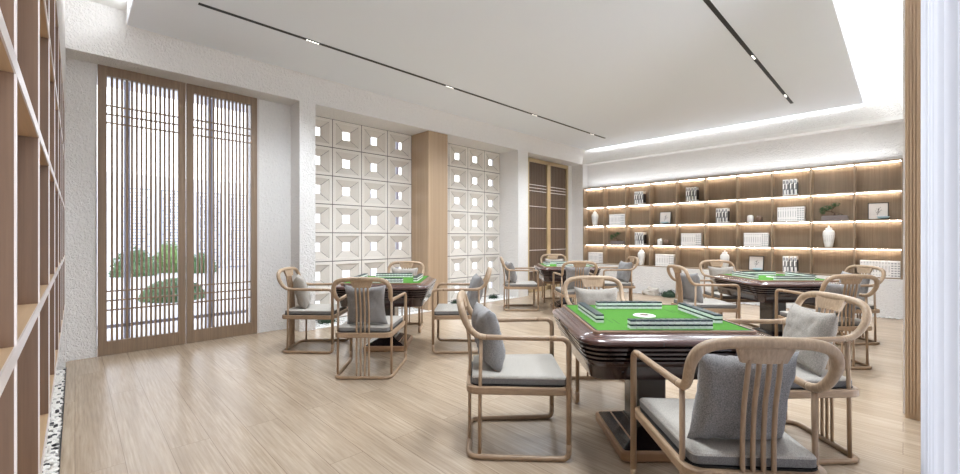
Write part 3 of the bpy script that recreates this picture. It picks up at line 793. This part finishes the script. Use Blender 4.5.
# ------------------------------------------------------------------ plants and rock indoors
def shrub(name, x, y, R, label, mat='leaf2', n=420, s=.035, z=.01):
    root = MB(); leaves(root, (0, 0, 0), R, n, s, (1, 1, .8), 0, True, .2)
    icob(root, (0, 0, R*.1), R*.72, 2, 0, (1, 1, .8), .3)
    o = root.build(name, M[mat], None, (x, y, z)); tag(o, label, 'shrub', 'low round shrubs'); return o
random.seed(11)
shrub('shrub', -5.84, 2.62, .14, 'low round green shrub in gravel behind the leftmost chairs')
shrub('shrub', -5.80, 5.05, .10, 'small dark shrub in gravel just right of the wood column')
shrub('shrub', -5.80, 6.05, .10, 'small dark shrub in gravel left of the pale pier, before the block screen')
x, y = -2.98, 8.90
shrub('shrub', -3.42, 8.87, .19, 'small dark round shrub at the foot of the white bench, beside a rock')
rk = MB(); icob(rk, (0, 0, .04), .15, 4, 0, (1.2, .7, .85), .35)
tag(rk.build('rock', M['rock'], None, (-3.80, 8.90, .0)), 'grey and white veined rock at the foot of the white bench', 'rock')
# ------------------------------------------------------------------ curtain and window on the right
cu = MB(); n = 260; z0, z1 = .03, 3.44; vs = []
for i in range(n+1):
    y = .50+2.62*i/n; ph = i/n*2*PI*23
    x = .088+.022*math.sin(ph)+.006*math.sin(ph*.37+1)
    vs += [(x, y+.006*math.cos(ph), z0), (x*1.0, y, z1)]
cu.add(vs, [(2*i, 2*i+1, 2*i+3, 2*i+2) for i in range(n)], 0, True)
co_ = cu.build('sheer_curtain', M['sheer']); tag(co_, 'white sheer pleated curtain hanging at the right edge beside the oak jamb', 'curtain')
rd = MB(); rd.tube([(.088, .4, 3.46), (.088, 4.05, 3.46)], .012, 10); rd.build('curtain_rail', M['metal'], co_)
wd = struct(empty('window_3', (.36, 1.9, 0)))
wf = MB()
for y in (-2.2, -.8, .7, 2.2): wf.box((-.02, y-.025, .08), (.02, y+.025, 3.3))
wf.box((-.02, -2.2, .08), (.02, 2.2, .13)); wf.box((-.02, -2.2, 3.25), (.02, 2.2, 3.3)); wf.build('frame', M['steel'], wd)
MB().box((-.003, -2.2, .1), (.003, 2.2, 3.28)).build('pane', M['glass'], wd)
# ------------------------------------------------------------------ courtyard outside the lattice doors
sbox('floor_terrace', (-23, -8, -.12), (-6.45, 20, -.02), M['stone'])
struct(MB().box((-6.45, -.6, -.1), (-6.3, 9.5, 0)).build('trim_7', M['stone']))
sbox('wall_courtyard', (-20.4, -8, -.02), (-20.2, 20, 3.6), M['outwall'])
gz = struct(empty('window_4', (-6.62, 0, 0)))
g = MB()
for y in (-1.05, .453, 1.318, 2.5, 3.72, 4.3, 5.9, 6.9): g.box((-.03, y-.028, -.02), (.03, y+.028, 3.3))
g.box((-.03, -1.05, .165), (.03, 2.5, .205)); g.box((-.03, -1.05, 3.2), (.03, 6.9, 3.3)); g.build('frame', M['steel'], gz)
sbox('ceiling_eaves', (-7.6, -2, 3.3), (-6.3, 9, 3.42), M['outwall'])
def hedge(x, y, R, sq, label, mat, n=1500):
    mb = MB(); leaves(mb, (0, 0, 0), R, n, .11, sq, 0, True, .6)
    icob(mb, (0, 0, 0), R*.86, 3, 0, sq, .25)
    tag(mb.build('hedge_bush', M[mat], None, (x, y, -.05)), label, 'bush', 'clipped bushes in the courtyard')
random.seed(2)
hedge(-17.6, 1.40, .62, (1.0, 1.0, 1.55), 'rounded dark green bush far outside the left door leaf', 'leaf')
hedge(-18.6, 2.45, .62, (1.0, .8, 1.85), 'taller light green bush outside, left of the door mullion', 'leaf3')
hedge(-17.6, 3.25, .5, (1.0, .9, 1.45), 'dark green bush outside the right door leaf', 'leaf')
hb = MB(); leaves(hb, (0, 0, 0), 1, 2600, .10, (.75, .52, .38), 0, True, .8); icob(hb, (0, 0, 0), .9, 3, 0, (.75, .52, .36), .1)
tag(hb.build('hedge_bush', M['leaf'], None, (-10.6, 1.45, -.03)), 'low clipped dark hedge on the pale terrace outside the lattice doors', 'bush', 'clipped bushes in the courtyard')
def fret(y, label):
    root = empty('fretwork_screen', (-19.6, y, -.02)); tag(root, label, 'screen', 'outdoor fretwork screens')
    f = MB()
    for a in (-.42, .39): f.box((-.03, a, 0), (.03, a+.04, 3.05))
    for z in (0.02, 3.01): f.box((-.03, -.42, z), (.03, .43, z+.04))
    f.build('frame', M['fret'], root)
    b = MB()
    for k in range(6):
        z = .3+k*.45
        for (y0, y1, z0, z1) in ((-.3, .3, z, z+.03), (-.3, .3, z+.33, z+.36), (-.3, -.27, z, z+.36), (.27, .3, z, z+.36), (-.15, .15, z+.1, z+.13), (-.15, .15, z+.23, z+.26), (-.15, -.12, z+.1, z+.26), (.12, .15, z+.1, z+.26), (-.4, -.3, z+.16, z+.19), (.3, .4, z+.16, z+.19), (-.015, .015, z+.36, z+.43)):
            b.box((-.02, y0, z0), (.02, y1, z1))
    b.build('fretwork', M['fret'], root)
for y, l in ((1.6, 'pale fretwork screen outside, seen through the left door leaf beside its glazing post'), (2.75, 'pale fretwork screen outside, nearest the middle of the lattice doors'), (3.85, 'pale fretwork screen outside, seen through the right door leaf'), (4.95, 'pale fretwork screen outside, farthest right through the door leaf')): fret(y, l)
# ------------------------------------------------------------------ light
def area(name, loc, rot, sx, sy, power, col=(1, 1, 1), spread=None):
    l = bpy.data.lights.new(name, 'AREA'); l.shape = 'RECTANGLE'; l.size = sx; l.size_y = sy; l.energy = power; l.color = col
    if spread: l.spread = spread
    o = bpy.data.objects.new(name, l); C.objects.link(o); o.location = loc; o.rotation_euler = rot; return o
K = 1.0
# hidden cove strips on top of the panel, pointing up
WARM = (.90, .95, 1)
A95 = math.radians(97)
area('cove_light_left', (-5.405, 4.6, ZP+.105), (0, A95, 0), .05, 8.2, 95*K, WARM)
area('cove_light_right', (-.465, 4.6, ZP+.105), (0, -A95, 0), .05, 8.2, 36*K, WARM)
area('cove_light_far', (-2.9, 8.925, ZP+.105), (A95, 0, 0), 4.8, .05, 34*K, WARM)
area('cove_light_near', (-2.9, .395, ZP+.105), (-A95, 0, 0), 4.8, .05, 16*K, WARM)
area('bookcase_top_light', (-2.78, 9.12, 2.50), (PI, 0, 0), 5.4, .05, 6.5*K, WARM)
# daylight through the curtained window and the lattice doors
# track spots
for x in (-4.47, -1.23):
    for y in LY:
        l = bpy.data.lights.new('track_spot', 'SPOT'); l.energy = 225*K; l.spot_size = math.radians(150); l.spot_blend = 1; l.shadow_soft_size = .3; l.color = (.84, .92, 1)
        o = bpy.data.objects.new('track_spot', l); C.objects.link(o); o.location = (x, y, ZP-.03)
w = bpy.data.worlds.new('daylight'); bpy.context.scene.world = w; w.use_nodes = True
bg = w.node_tree.nodes['Background']; bg.inputs['Color'].default_value = (.955, .97, 1, 1); bg.inputs['Strength'].default_value = 2.6
sc = bpy.context.scene
sc.view_settings.view_transform = 'Standard'; sc.view_settings.look = 'None'; sc.view_settings.gamma = 1; sc.view_settings.exposure = .77
sc.view_settings.use_curve_mapping = False
sc.cycles.use_denoising = True; sc.cycles.max_bounces = 10; sc.cycles.diffuse_bounces = 6; sc.cycles.transparent_max_bounces = 12
sc.cycles.sample_clamp_indirect = 6
sc.cycles.caustics_reflective = False; sc.cycles.caustics_refractive = False
